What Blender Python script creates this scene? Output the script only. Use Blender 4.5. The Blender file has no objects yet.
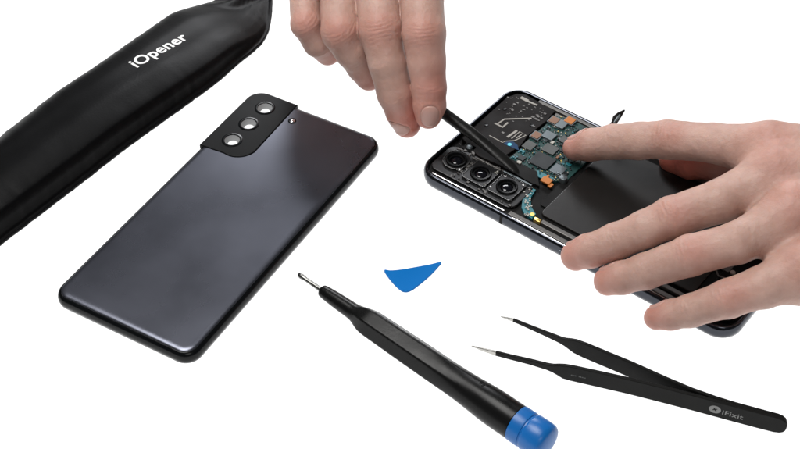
import bpy, bmesh, math, random
import numpy as np
from mathutils import Vector, noise
from mathutils.bvhtree import BVHTree
random.seed(4)
MM = 0.001
scene = bpy.context.scene
COL = scene.collection

# ------------------------------------------------------------------ camera
F, PITCH, DIST = 1355.4, 0.7816, 638.6          # focal length (px at 800 wide), tilt, distance in mm
cp, sp = math.cos(PITCH), math.sin(PITCH)
CAM = np.array([0, -DIST*cp, DIST*sp]); RT = np.array([1., 0, 0]); FW = np.array([0, cp, -sp]); UP = np.array([0, sp, cp])
def at(px, py, z=0.0):
    d = FW + RT*(px-400)/F - UP*(py-224.5)/F
    return CAM + d*(z-CAM[2])/d[2]
def depth(p): return float((np.asarray(p)-CAM) @ FW)
def rpx(p, r): return r*depth(p)/F

cam = bpy.data.objects.new('camera', bpy.data.cameras.new('camera')); COL.objects.link(cam)
cam.location = Vector(CAM*MM); cam.rotation_euler = (math.pi/2-PITCH, 0, 0)
cam.data.sensor_width = 36; cam.data.lens = F/800*36
cam.data.clip_start = 0.01; cam.data.clip_end = 50
scene.camera = cam

# ------------------------------------------------------------------ materials
def mat(name, col, rough=.5, metal=0., spec=.5, coat=0., coat_r=.1, sss=0., emis=None):
    m = bpy.data.materials.new(name); m.use_nodes = True
    b = m.node_tree.nodes['Principled BSDF']
    b.inputs['Base Color'].default_value = (*col, 1); b.inputs['Roughness'].default_value = rough
    b.inputs['Metallic'].default_value = metal; b.inputs['Specular IOR Level'].default_value = spec
    b.inputs['Coat Weight'].default_value = coat; b.inputs['Coat Roughness'].default_value = coat_r
    if emis: b.inputs['Emission Color'].default_value = (*emis, 1); b.inputs['Emission Strength'].default_value = 1
    return m
def vary(m, scale=300, bump=.15, dist=.0002, rr=.12, detail=4, cvar=.15):
    """grain: bump + roughness + slight colour variation from object-space noise"""
    t = m.node_tree; N = t.nodes; b = N['Principled BSDF']
    tc = N.new('ShaderNodeTexCoord')
    n1 = N.new('ShaderNodeTexNoise'); n1.inputs['Scale'].default_value = scale; n1.inputs['Detail'].default_value = detail
    t.links.new(tc.outputs['Object'], n1.inputs['Vector'])
    bp = N.new('ShaderNodeBump'); bp.inputs['Strength'].default_value = bump; bp.inputs['Distance'].default_value = dist
    t.links.new(n1.outputs['Fac'], bp.inputs['Height']); t.links.new(bp.outputs['Normal'], b.inputs['Normal'])
    n2 = N.new('ShaderNodeTexNoise'); n2.inputs['Scale'].default_value = scale*.12; n2.inputs['Detail'].default_value = 6
    t.links.new(tc.outputs['Object'], n2.inputs['Vector'])
    mr = N.new('ShaderNodeMapRange'); r0 = b.inputs['Roughness'].default_value
    mr.inputs['From Min'].default_value = .3; mr.inputs['From Max'].default_value = .7
    mr.inputs['To Min'].default_value = max(.02, r0-rr); mr.inputs['To Max'].default_value = min(1, r0+rr)
    t.links.new(n2.outputs['Fac'], mr.inputs['Value']); t.links.new(mr.outputs['Result'], b.inputs['Roughness'])
    c = b.inputs['Base Color'].default_value[:]
    mx = N.new('ShaderNodeMix'); mx.data_type = 'RGBA'
    mx.inputs['A'].default_value = (*[v*(1-cvar) for v in c[:3]], 1); mx.inputs['B'].default_value = (*[min(1, v*(1+cvar)) for v in c[:3]], 1)
    t.links.new(n2.outputs['Fac'], mx.inputs['Factor']); t.links.new(mx.outputs['Result'], b.inputs['Base Color'])
    return m

M = {}
M['vinyl'] = vary(mat('black_vinyl', (.0026, .0026, .0029), .40, spec=.085), 900, .3, .00015, .02)
M['print_white'] = mat('white_print', (.78, .78, .78), .5)
M['cover_glass'] = vary(mat('lavender_grey_glass', (.098, .103, .127), .285, metal=.88, coat=.1, coat_r=.3), 200, .02, .00005, .03)
M['black_gloss'] = vary(mat('black_gloss', (.003, .0035, .004), .2, spec=.2), 300, .02, .0001, .04)
M['black_satin'] = vary(mat('black_satin', (.003, .0032, .0035), .32, spec=.09), 500, .05, .0001, .05)
M['sleeve'] = mat('grey_sleeve', (.30, .305, .31), .5)
M['chrome'] = vary(mat('chrome', (.75, .75, .77), .15, metal=1), 300, .03, .0001, .05)
M['steel'] = vary(mat('brushed_steel', (.55, .54, .52), .32, metal=1), 600, .2, .0001, .08)
M['frame'] = vary(mat('dark_polished_frame', (.06, .064, .075), .17, metal=1), 200, .03, .0001, .05)
M['ledge'] = vary(mat('grey_alloy', (.11, .105, .10), .45, metal=.6), 500, .2, .0001, .1)
M['edge'] = vary(mat('module_edge', (.13, .13, .13), .28, metal=.9), 1500, .8, .0004, .15, cvar=.6)
M['midframe'] = vary(mat('black_midframe', (.006, .006, .006), .6, spec=.14), 500, .2, .0001, .1)
M['bracket'] = vary(mat('camera_bracket', (.020, .020, .021), .30, metal=.6), 500, .2, .0001, .1)
M['antenna'] = vary(mat('antenna_panel', (.008, .0065, .0065), .6, spec=.14), 500, .2, .0001, .1)
M['trace'] = vary(mat('antenna_trace', (.25, .235, .21), .5, metal=.3), 900, .2, .0001, .1)
M['pcb'] = vary(mat('green_board', (.012, .048, .046), .5, spec=.3), 1400, .5, .0003, .1, cvar=.5)
M['teal'] = vary(mat('teal_flex', (.01, .14, .17), .4), 900, .3, .0002, .1, cvar=.4)
M['chip_dark'] = vary(mat('chip_dark', (.012, .016, .018), .45, spec=.25), 900, .1, .0001, .1)
M['chip_grey'] = vary(mat('chip_grey', (.045, .05, .048), .45, metal=.2), 900, .1, .0001, .1)
M['can'] = vary(mat('shield_can', (.11, .13, .14), .42, metal=.6), 900, .2, .0001, .1)
M['orange'] = vary(mat('orange_connector', (.45, .14, .012), .5), 900, .2, .0001, .1)
M['copper'] = vary(mat('copper_connector', (.17, .08, .042), .45, metal=.3), 900, .2, .0001, .1)
M['gold'] = vary(mat('gold_contact', (.85, .60, .18), .3, metal=.8), 900, .2, .0001, .1)
M['cream'] = mat('cream_component', (.42, .41, .37), .5)
M['battery'] = vary(mat('battery_wrap', (.009, .008, .0075), .40, spec=.3), 250, .12, .0002, .06)
M['blue_seal'] = vary(mat('blue_seal', (.003, .035, .10), .55, spec=.2), 500, .1, .0001, .05)
M['cyan'] = mat('cyan_dot', (.05, .50, .62), .25)
M['lens'] = mat('lens_glass', (.003, .003, .005), .08, spec=.4)
M['nylon'] = vary(mat('black_nylon', (.007, .007, .0065), .34, spec=.2), 700, .25, .0002, .08)
M['rubber'] = vary(mat('black_grip_plastic', (.005, .005, .005), .30, spec=.17), 700, .2, .0001, .06)
M['blue'] = vary(mat('blue_plastic', (.005, .125, .41), .34, spec=.4), 500, .06, .0001, .05, cvar=.06)
M['pick'] = vary(mat('blue_pick_plastic', (.0, .155, .50), .5, spec=.12), 500, .06, .0001, .05, cvar=.05)
M['coated'] = vary(mat('black_coated_steel', (.009, .009, .0085), .45, spec=.09), 900, .2, .0001, .08)
M['bit'] = vary(mat('screwdriver_steel', (.20, .20, .19), .28, metal=1), 900, .1, .0001, .05)
M['tip'] = vary(mat('bare_steel', (.50, .49, .46), .35, metal=.9), 900, .3, .0001, .1)
M['print_grey'] = mat('grey_print', (.20, .20, .195), .5)
M['print_faint'] = mat('faint_print', (.07, .07, .07), .5)
M['emboss'] = mat('embossed_mark', (.004, .004, .004), .2)
M['nail'] = mat('fingernail', (.49, .285, .240), .33, spec=.45)
M['nail'].node_tree.nodes['Principled BSDF'].inputs['Subsurface Weight'].default_value = .25
M['nail'].node_tree.nodes['Principled BSDF'].inputs['Subsurface Radius'].default_value = (.002, .0008, .0005)
M['nail'].node_tree.nodes['Principled BSDF'].inputs['Subsurface Scale'].default_value = 1

def skin_material():
    m = mat('skin', (.6, .4, .33), .5, spec=.38); t = m.node_tree; N = t.nodes; L = t.links; b = N['Principled BSDF']
    tc = N.new('ShaderNodeTexCoord')
    at_ = N.new('ShaderNodeAttribute'); at_.attribute_name = 'flush'
    n = N.new('ShaderNodeTexNoise'); n.inputs['Scale'].default_value = 90; n.inputs['Detail'].default_value = 5; n.inputs['Roughness'].default_value = .6
    L.new(tc.outputs['Object'], n.inputs['Vector'])
    base = N.new('ShaderNodeMix'); base.data_type = 'RGBA'
    base.inputs['A'].default_value = (.44, .270, .219, 1); base.inputs['B'].default_value = (.53, .345, .288, 1)
    cr = N.new('ShaderNodeMapRange'); cr.inputs['From Min'].default_value = .35; cr.inputs['From Max'].default_value = .65
    L.new(n.outputs['Fac'], cr.inputs['Value']); L.new(cr.outputs['Result'], base.inputs['Factor'])
    fl = N.new('ShaderNodeMix'); fl.data_type = 'RGBA'; fl.inputs['B'].default_value = (.48, .155, .115, 1)
    L.new(at_.outputs['Fac'], fl.inputs['Factor']); L.new(base.outputs['Result'], fl.inputs['A'])
    L.new(fl.outputs['Result'], b.inputs['Base Color'])
    b.inputs['Subsurface Weight'].default_value = .35
    b.inputs['Subsurface Radius'].default_value = (.0034, .0013, .0007); b.inputs['Subsurface Scale'].default_value = 1
    v = N.new('ShaderNodeTexVoronoi'); v.inputs['Scale'].default_value = 1100; v.feature = 'DISTANCE_TO_EDGE'
    n2 = N.new('ShaderNodeTexNoise'); n2.inputs['Scale'].default_value = 420; n2.inputs['Detail'].default_value = 6
    L.new(tc.outputs['Object'], v.inputs['Vector']); L.new(tc.outputs['Object'], n2.inputs['Vector'])
    b1 = N.new('ShaderNodeBump'); b1.inputs['Strength'].default_value = .45; b1.inputs['Distance'].default_value = .0002
    b2 = N.new('ShaderNodeBump'); b2.inputs['Strength'].default_value = .45; b2.inputs['Distance'].default_value = .0009
    L.new(v.outputs['Distance'], b1.inputs['Height']); L.new(n2.outputs['Fac'], b2.inputs['Height'])
    L.new(b1.outputs['Normal'], b2.inputs['Normal']); L.new(b2.outputs['Normal'], b.inputs['Normal'])
    return m
M['skin'] = skin_material()

# ------------------------------------------------------------------ object helpers (coordinates in mm, world)
ORG = {}
def tag(o, label, cat=None, kind=None, group=None):
    if label: o['label'] = label
    if cat: o['category'] = cat
    if kind: o['kind'] = kind
    if group: o['group'] = group
def root(name, loc, label, cat):
    o = bpy.data.objects.new(name, None); COL.objects.link(o); o.empty_display_size = .01
    o.location = Vector(np.array(loc)*MM); ORG[o.name] = np.array(loc, float); tag(o, label, cat); return o
def link(name, me, m, parent=None, loc=None, smooth=False):
    """me: mesh in world mm"""
    o = bpy.data.objects.new(name, me); COL.objects.link(o)
    org = ORG[parent.name] if parent else np.array(loc if loc is not None else (0, 0, 0), float)
    n = len(me.vertices); co = np.empty(n*3); me.vertices.foreach_get('co', co)
    co = (co.reshape(-1, 3)-org)*MM; me.vertices.foreach_set('co', co.ravel()); me.update()
    if m: me.materials.clear(); me.materials.append(m)
    if smooth:
        me.polygons.foreach_set('use_smooth', [True]*len(me.polygons))
        if smooth != 'all': me.set_sharp_from_angle(angle=math.radians(40 if smooth is True else smooth))
    ORG[o.name] = org
    if parent: o.parent = parent
    else: o.location = Vector(org*MM)
    return o
def pm(V, Fc):
    me = bpy.data.meshes.new('m'); me.from_pydata([tuple(map(float, v)) for v in V], [], Fc); me.update()
    bm = bmesh.new(); bm.from_mesh(me); bmesh.ops.recalc_face_normals(bm, faces=bm.faces); bm.to_mesh(me); bm.free()
    return me
def prism_me(pts, z0, z1, bev=0., seg=2):
    n = len(pts); V = [(p[0], p[1], z0) for p in pts]+[(p[0], p[1], z1) for p in pts]
    Fc = [list(range(n))[::-1], list(range(n, 2*n))]+[[i, (i+1) % n, n+(i+1) % n, n+i] for i in range(n)]
    me = pm(V, Fc)
    if bev > 0:
        bm = bmesh.new(); bm.from_mesh(me)
        ed = [e for e in bm.edges if all(abs(v.co.z-z1) < 1e-4 for v in e.verts)]
        bmesh.ops.bevel(bm, geom=ed, offset=bev, segments=seg, affect='EDGES', profile=.5)
        bm.to_mesh(me); bm.free()
    return me
def loft_me(rings, close0=True, close1=True, loop=False):
    n = len(rings[0]); V = [p for r in rings for p in r]; Fc = []
    R = len(rings)
    for k in range(R if loop else R-1):
        a, b = k*n, ((k+1) % R)*n
        for i in range(n): Fc.append([a+i, a+(i+1) % n, b+(i+1) % n, b+i])
    if not loop:
        if close0: Fc.append(list(range(n))[::-1])
        if close1: Fc.append([(R-1)*n+i for i in range(n)])
    return pm(V, Fc)
def merge(mes):
    bm = bmesh.new()
    for me in mes: bm.from_mesh(me)
    me = bpy.data.meshes.new('m'); bm.to_mesh(me); bm.free(); return me
def boolean(me, cutter, op='DIFFERENCE'):
    a = bpy.data.objects.new('a', me); b = bpy.data.objects.new('b', cutter)
    COL.objects.link(a); COL.objects.link(b)
    md = a.modifiers.new('x', 'BOOLEAN'); md.object = b; md.operation = op; md.solver = 'EXACT'
    dg = bpy.context.evaluated_depsgraph_get(); dg.update()
    r = bpy.data.meshes.new_from_object(a.evaluated_get(dg))
    bpy.data.objects.remove(a); bpy.data.objects.remove(b); return r
class Frame:
    """local frame of a phone: u along its length from the camera end, v across"""
    def __init__(s, x, y, a, L, W): s.x, s.y, s.a, s.L, s.W = x, y, a, L, W
    def w(s, u, v, z): return (s.x+u*math.cos(s.a)-v*math.sin(s.a), s.y+u*math.sin(s.a)+v*math.cos(s.a), z)
    def rr(s, inset, z, r=8., n=10):
        u0, u1, v0, v1 = inset, s.L-inset, -s.W/2+inset, s.W/2-inset; r = max(r-inset, .6); out = []
        for cu, cv, a0 in ((u1-r, v1-r, 0), (u0+r, v1-r, 90), (u0+r, v0+r, 180), (u1-r, v0+r, 270)):
            for k in range(n+1):
                a = math.radians(a0+90*k/n); out.append(s.w(cu+r*math.cos(a), cv+r*math.sin(a), z))
        return out
    def rect(s, u0, u1, v0, v1, z=0, r=0.):
        if r <= 0: return [s.w(*p, z) for p in ((u0, v0), (u1, v0), (u1, v1), (u0, v1))]
        out = []
        for cu, cv, a0 in ((u1-r, v1-r, 0), (u0+r, v1-r, 90), (u0+r, v0+r, 180), (u1-r, v0+r, 270)):
            for k in range(5):
                a = math.radians(a0+90*k/4); out.append(s.w(cu+r*math.cos(a), cv+r*math.sin(a), z))
        return out
    def inv(s, p):
        dx, dy = p[0]-s.x, p[1]-s.y
        return dx*math.cos(s.a)+dy*math.sin(s.a), -dx*math.sin(s.a)+dy*math.cos(s.a)
def circ(c, r, n=32): return [(c[0]+r*math.cos(2*math.pi*k/n), c[1]+r*math.sin(2*math.pi*k/n)) for k in range(n)]
def ring3(c, r, z, n=32): return [(c[0]+r*math.cos(2*math.pi*k/n), c[1]+r*math.sin(2*math.pi*k/n), z) for k in range(n)]
def stroke(pts, w, z0, z1):
    """a raised strip of width w along the points (world xy)"""
    P = [np.array(p[:2]) for p in pts]; Lft, Rgt = [], []
    for i, p in enumerate(P):
        a = P[max(0, i-1)]; b = P[min(len(P)-1, i+1)]; d = (b-a)/np.linalg.norm(b-a); n = np.array([-d[1], d[0]])*w/2
        if i == 0: p = p-d*w*.2
        Lft.append(p+n); Rgt.append(p-n)
    return prism_me([tuple(q) for q in Lft+Rgt[::-1]], z0, z1)
def tube_me(pts, rad, n=12, sx=1., sy=1.):
    P = [np.array(p, float) for p in pts]; rings = []
    for i, p in enumerate(P):
        d = P[min(len(P)-1, i+1)]-P[max(0, i-1)]; d /= np.linalg.norm(d)
        s_ = np.cross(d, (0, 0, 1.)); s_ /= np.linalg.norm(s_); u_ = np.cross(s_, d); r = rad[i] if hasattr(rad, '__len__') else rad
        rings.append([p+(s_*math.cos(2*math.pi*k/n)*sx+u_*math.sin(2*math.pi*k/n)*sy)*r for k in range(n)])
    return loft_me(rings)
def text_me(body, size, bold=0., spacing=1., shear=0.):
    c = bpy.data.curves.new('t', 'FONT'); c.body = body; c.size = size; c.offset = bold; c.space_character = spacing; c.shear = shear
    c.resolution_u = 6
    o = bpy.data.objects.new('t', c); COL.objects.link(o)
    dg = bpy.context.evaluated_depsgraph_get(); dg.update()
    me = bpy.data.meshes.new_from_object(o.evaluated_get(dg)); bpy.data.objects.remove(o); return me

# ------------------------------------------------------------------ tabletop: white sheet, translucent so an added lamp below washes out shadows
T = 1500
me = pm([(-T, -T, 0), (T, -T, 0), (T, T, 0), (-T, T, 0)], [[0, 1, 2, 3]])
tm = bpy.data.materials.new('underlit_white_sheet'); tm.use_nodes = True; t = tm.node_tree; N = t.nodes; N.clear()
out = N.new('ShaderNodeOutputMaterial'); mx = N.new('ShaderNodeMixShader'); mx.inputs[0].default_value = .82
df = N.new('ShaderNodeBsdfDiffuse'); df.inputs[0].default_value = (.85, .85, .85, 1)
tr = N.new('ShaderNodeBsdfTranslucent'); tr.inputs[0].default_value = (.92, .92, .92, 1)
t.links.new(df.outputs[0], mx.inputs[1]); t.links.new(tr.outputs[0], mx.inputs[2]); t.links.new(mx.outputs[0], out.inputs[0])
table = link('tabletop', me, tm); table['kind'] = 'structure'; table['label'] = 'pure white tabletop surface kept shadowless by added light from below'

# ------------------------------------------------------------------ heating pouch
def build_pouch():
    st = [((-170, 276), (-108, 318), 17), ((-100, 222), (-38, 264), 17), ((-50, 181), (13, 225), 17.5), ((0, 141.5), (65, 185.5), 17.5), ((27, 120), (92, 165), 17),
          ((53, 99), (119, 144), 17), ((80, 81), (146, 124), 16.5), ((107, 61.5), (172, 106), 15.5), ((130, 44), (195, 89.5), 14.5), ((149.6, 29.4), (215, 75), 13),
          ((163, 18), (228, 64), 12), ((175, 10), (240, 53), 11), ((197, 1), (255, 42), 8), ((213, -5), (265, 31), 5), ((222, -14), (269.5, 20), 3.6),
          ((231, -30), (272, 0), 3), ((238, -48), (272, -20), 2.6), ((246, -66), (275, -40), 2.2)]
    # resample along the length
    Lp = np.array([at(*s[0], 7) for s in st]); Rp = np.array([at(*s[1], 7) for s in st]); H = np.array([s[2] for s in st])
    k = np.concatenate([[0], np.cumsum(np.linalg.norm(np.diff((Lp+Rp)/2, axis=0), axis=1))]); n = 240
    q = np.linspace(0, k[-1], n)
    ip = lambda A: np.stack([np.interp(q, k, A[:, i]) for i in range(3)], -1)
    sm = lambda A: np.apply_along_axis(lambda c: np.convolve(np.pad(c, 4, 'edge'), np.ones(9)/9, 'valid'), 0, A)
    Lp, Rp, H = sm(ip(Lp)), sm(ip(Rp)), sm(np.interp(q, k, H)[:, None])[:, 0]
    rings = []; m = 72
    for i in range(n):
        c = (Lp[i]+Rp[i])/2; w = (Rp[i]-Lp[i]); W = np.linalg.norm(w)*.5; a = w/np.linalg.norm(w)
        jag = 1+.012*noise.noise(Vector((q[i]*.08, 3, 0)))+.014*noise.noise(Vector((q[i]*.25, 8, 0)))
        ring = []
        for j in range(m):
            th = 2*math.pi*j/m; cx, sz = math.cos(th), math.sin(th)
            x = math.copysign(abs(cx)**.8, cx); hem = max(0, min(1, (x-.80)/.12)); hem = hem*hem*(3-2*hem)
            top = abs(sz)**(1.15)
            h = H[i]*.5
            z = h+math.copysign(top*h, sz)*(1 if sz > 0 else .96)
            z = z*(1-hem)+(1.6+1.0*(1 if sz > 0 else -1)*min(1, abs(sz)*6))*hem
            p = c+a*x*W*jag; p[2] = z
            if sz > 0:
                nv = Vector((p[0]*.035, p[1]*.035, 0)); al = Vector((q[i]*.012, x*2.2, 1.7))
                amp = (1-hem)*min(1, sz*2.5)
                crease = 0
                p[2] += amp*(.9*noise.noise(al)+.10*noise.noise(nv*1.8))
                e = abs(x)**3*amp     # puckers by both seams
                p[2] += e*.45*noise.noise(Vector((q[i]*.11, 5 if x > 0 else 9, 0)))+e*.15*noise.noise(Vector((q[i]*.33, 15 if x > 0 else 19, 0)))
                if q[i] > q[-1]-75:
                    f = (q[i]-(q[-1]-75))/75
                    d1 = x-(-.9+f*2.0); p[2] += amp*(1.5*math.exp(-(d1/.18)**2)-1.0*math.exp(-((d1-.28)/.14)**2))*math.sin(min(1, f*1.3)*math.pi)
            p[2] = max(p[2], .2 if sz <= 0 else .9); ring.append(p)
        rings.append(ring)
    me = loft_me(rings)
    base = at(120, 100, 0)
    r = root('heating_pouch', base, 'long black vinyl heating pouch with white lettering and a folded flat end', 'heating pouch')
    ob = link('pouch_body', me, M['vinyl'], r, smooth='all')
    vs = [v.co.copy() for v in me.vertices]; bvh = BVHTree.FromPolygons(vs, [list(p.vertices) for p in me.polygons])
    # lettering laid onto the surface
    tme = text_me('iOpener', 10, bold=.22, spacing=1.06)
    bm = bmesh.new(); bm.from_mesh(tme); bmesh.ops.triangulate(bm, faces=bm.faces)
    for _ in range(4):
        ed = [e for e in bm.edges if e.calc_length() > .9]
        if not ed: break
        bmesh.ops.subdivide_edges(bm, edges=ed, cuts=1); bmesh.ops.triangulate(bm, faces=bm.faces)
    xs = [v.co.x for v in bm.verts]; x0, x1 = min(xs), max(xs)
    A = at(136.5, 64.5, 17); B = at(188.5, 33.5, 15); ax = (B-A); Ln = math.hypot(ax[0], ax[1]); ax = ax[:2]/Ln; ay = np.array([-ax[1], ax[0]])
    k = Ln/(x1-x0)
    for v in bm.verts:
        x, y = (v.co.x-x0)*k, v.co.y*k*.98
        w = np.array([A[0]+ax[0]*x+ay[0]*y, A[1]+ax[1]*x+ay[1]*y])
        hit = bvh.ray_cast(Vector(((w[0]-base[0])*MM, (w[1]-base[1])*MM, .2)), Vector((0, 0, -1)))
        z = hit[0].z/MM if hit[0] else 12
        v.co = (w[0], w[1], z+.12)
    bm.to_mesh(tme); bm.free()
    link('printed_lettering', tme, M['print_white'], r, smooth='all')
build_pouch()

# ------------------------------------------------------------------ detached back cover
def build_cover():
    f = Frame(-40.9, 72.6, -2.0891, 163.2, 76.6)
    base = f.w(80, 0, 0)
    r = root('phone_back_cover', base, 'detached lavender grey glass phone back cover with three empty camera holes in a black corner', 'phone cover')
    rim = loft_me([f.rr(1.3, .1), f.rr(.45, .7), f.rr(0, 2.4), f.rr(.05, 3.6), f.rr(.35, 4.7), f.rr(.85, 5.6), f.rr(1.5, 6.15), f.rr(1.95, 6.3), f.rr(2.1, 5.6), f.rr(1.9, 4.6), f.rr(2.0, 2.4), f.rr(2.4, .1)], loop=True)
    glass = loft_me([f.rr(1.6, 4.3), f.rr(.45, 4.65), f.rr(.75, 5.4), f.rr(1.4, 6.15), f.rr(2.3, 6.65), f.rr(3.3, 6.9), f.rr(4.6, 7.0),
                     f.rr(4.8, 6.2), f.rr(3.0, 5.9), f.rr(2.0, 5.0)], loop=True)
    top = None
    # top plate of the glass closes the ring
    ringt = f.rr(4.6, 7.0); ringb = f.rr(4.8, 6.2)
    glass = loft_me([f.rr(2.4, 5.6), f.rr(2.15, 5.7), f.rr(2.05, 6.38), f.rr(2.35, 6.62), f.rr(2.9, 6.8), f.rr(3.6, 6.93), f.rr(4.6, 7.0)], close0=False, close1=True)
    under = loft_me([f.rr(2.4, 5.6), f.rr(3.0, 6.0), f.rr(4.8, 6.2)], close0=False, close1=True)
    glass = merge([glass, under]); bm = bmesh.new(); bm.from_mesh(glass); bmesh.ops.remove_doubles(bm, verts=bm.verts, dist=.001)
    bmesh.ops.recalc_face_normals(bm, faces=bm.faces); bm.to_mesh(glass); bm.free()
    def outline(o):
        R = 8; hw = 76.6/2; v_in = -11.6+o; pts = []
        for k in range(11):
            a = math.radians(180+90*k/10)      # top left corner of the phone
            pts.append((R+(R+.1)*math.cos(a), -hw+R+(R+.1)*math.sin(a)))
        pts.append((49.5+o, -hw-.1))
        for k in range(11):
            a = math.radians(-15+95*k/10+0)
            pts.append((38.5+(10.5+o)*math.cos(a), -22+(10.4+o)*math.sin(a)))
        pts.append((-.1, -12.9+o))
        return [f.w(u, v, 0)[:2] for u, v in pts]
    holes = [(10.3, -25.9), (24.6, -26.1), (38.8, -26.3)]
    glass = boolean(glass, prism_me(outline(.12), 2, 12))
    house = prism_me(outline(0), 4.65, 7.4, .5, 3)
    cut = merge([prism_me(circ(f.w(u, v, 0), 3.75, 40), 1, 12) for u, v in holes])
    house = boolean(house, cut)
    g = link('glass_panel', glass, M['cover_glass'], r, smooth=True)
    link('rim', rim, M['black_gloss'], r, smooth=True)
    h = link('camera_housing', house, M['black_satin'], r, smooth=14)
    for u, v in holes:
        c = f.w(u, v, 0)
        rg = loft_me([ring3(c, 3.75, 7.35, 40), ring3(c, 3.9, 7.62, 40), ring3(c, 4.5, 7.66, 40), ring3(c, 5.2, 7.5, 40), ring3(c, 5.2, 7.35, 40)], loop=True)
        link('lens_ring', rg, M['black_gloss'], h, smooth=True)
        sl = loft_me([ring3(c, 3.74, 7.3, 40), ring3(c, 3.5, 7.0, 40), ring3(c, 2.9, 5.2, 40), ring3(c, 2.5, 4.7, 40), ring3(c, 3.74, 4.7, 40)], loop=True)  # flared sleeve, added to catch table light as a gradient inside the hole
        link('added_hole_sleeve', sl, M['sleeve'], h, smooth=True)
    c = f.w(11.6, -8.7, 0)
    fl = loft_me([ring3(c, 2.1, 6.9), ring3(c, 2.05, 7.2), ring3(c, 1.7, 7.25), ring3(c, 1.6, 7.1)], close0=False, close1=True)
    fo = link('flash_window', fl, M['black_gloss'], r, smooth=True)
    link('flash_lens', loft_me([ring3(c, 1.5, 7.1), ring3(c, 1.2, 7.4), ring3(c, .5, 7.6)]), M['chrome'], fo, smooth=True)
build_cover()

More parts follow.
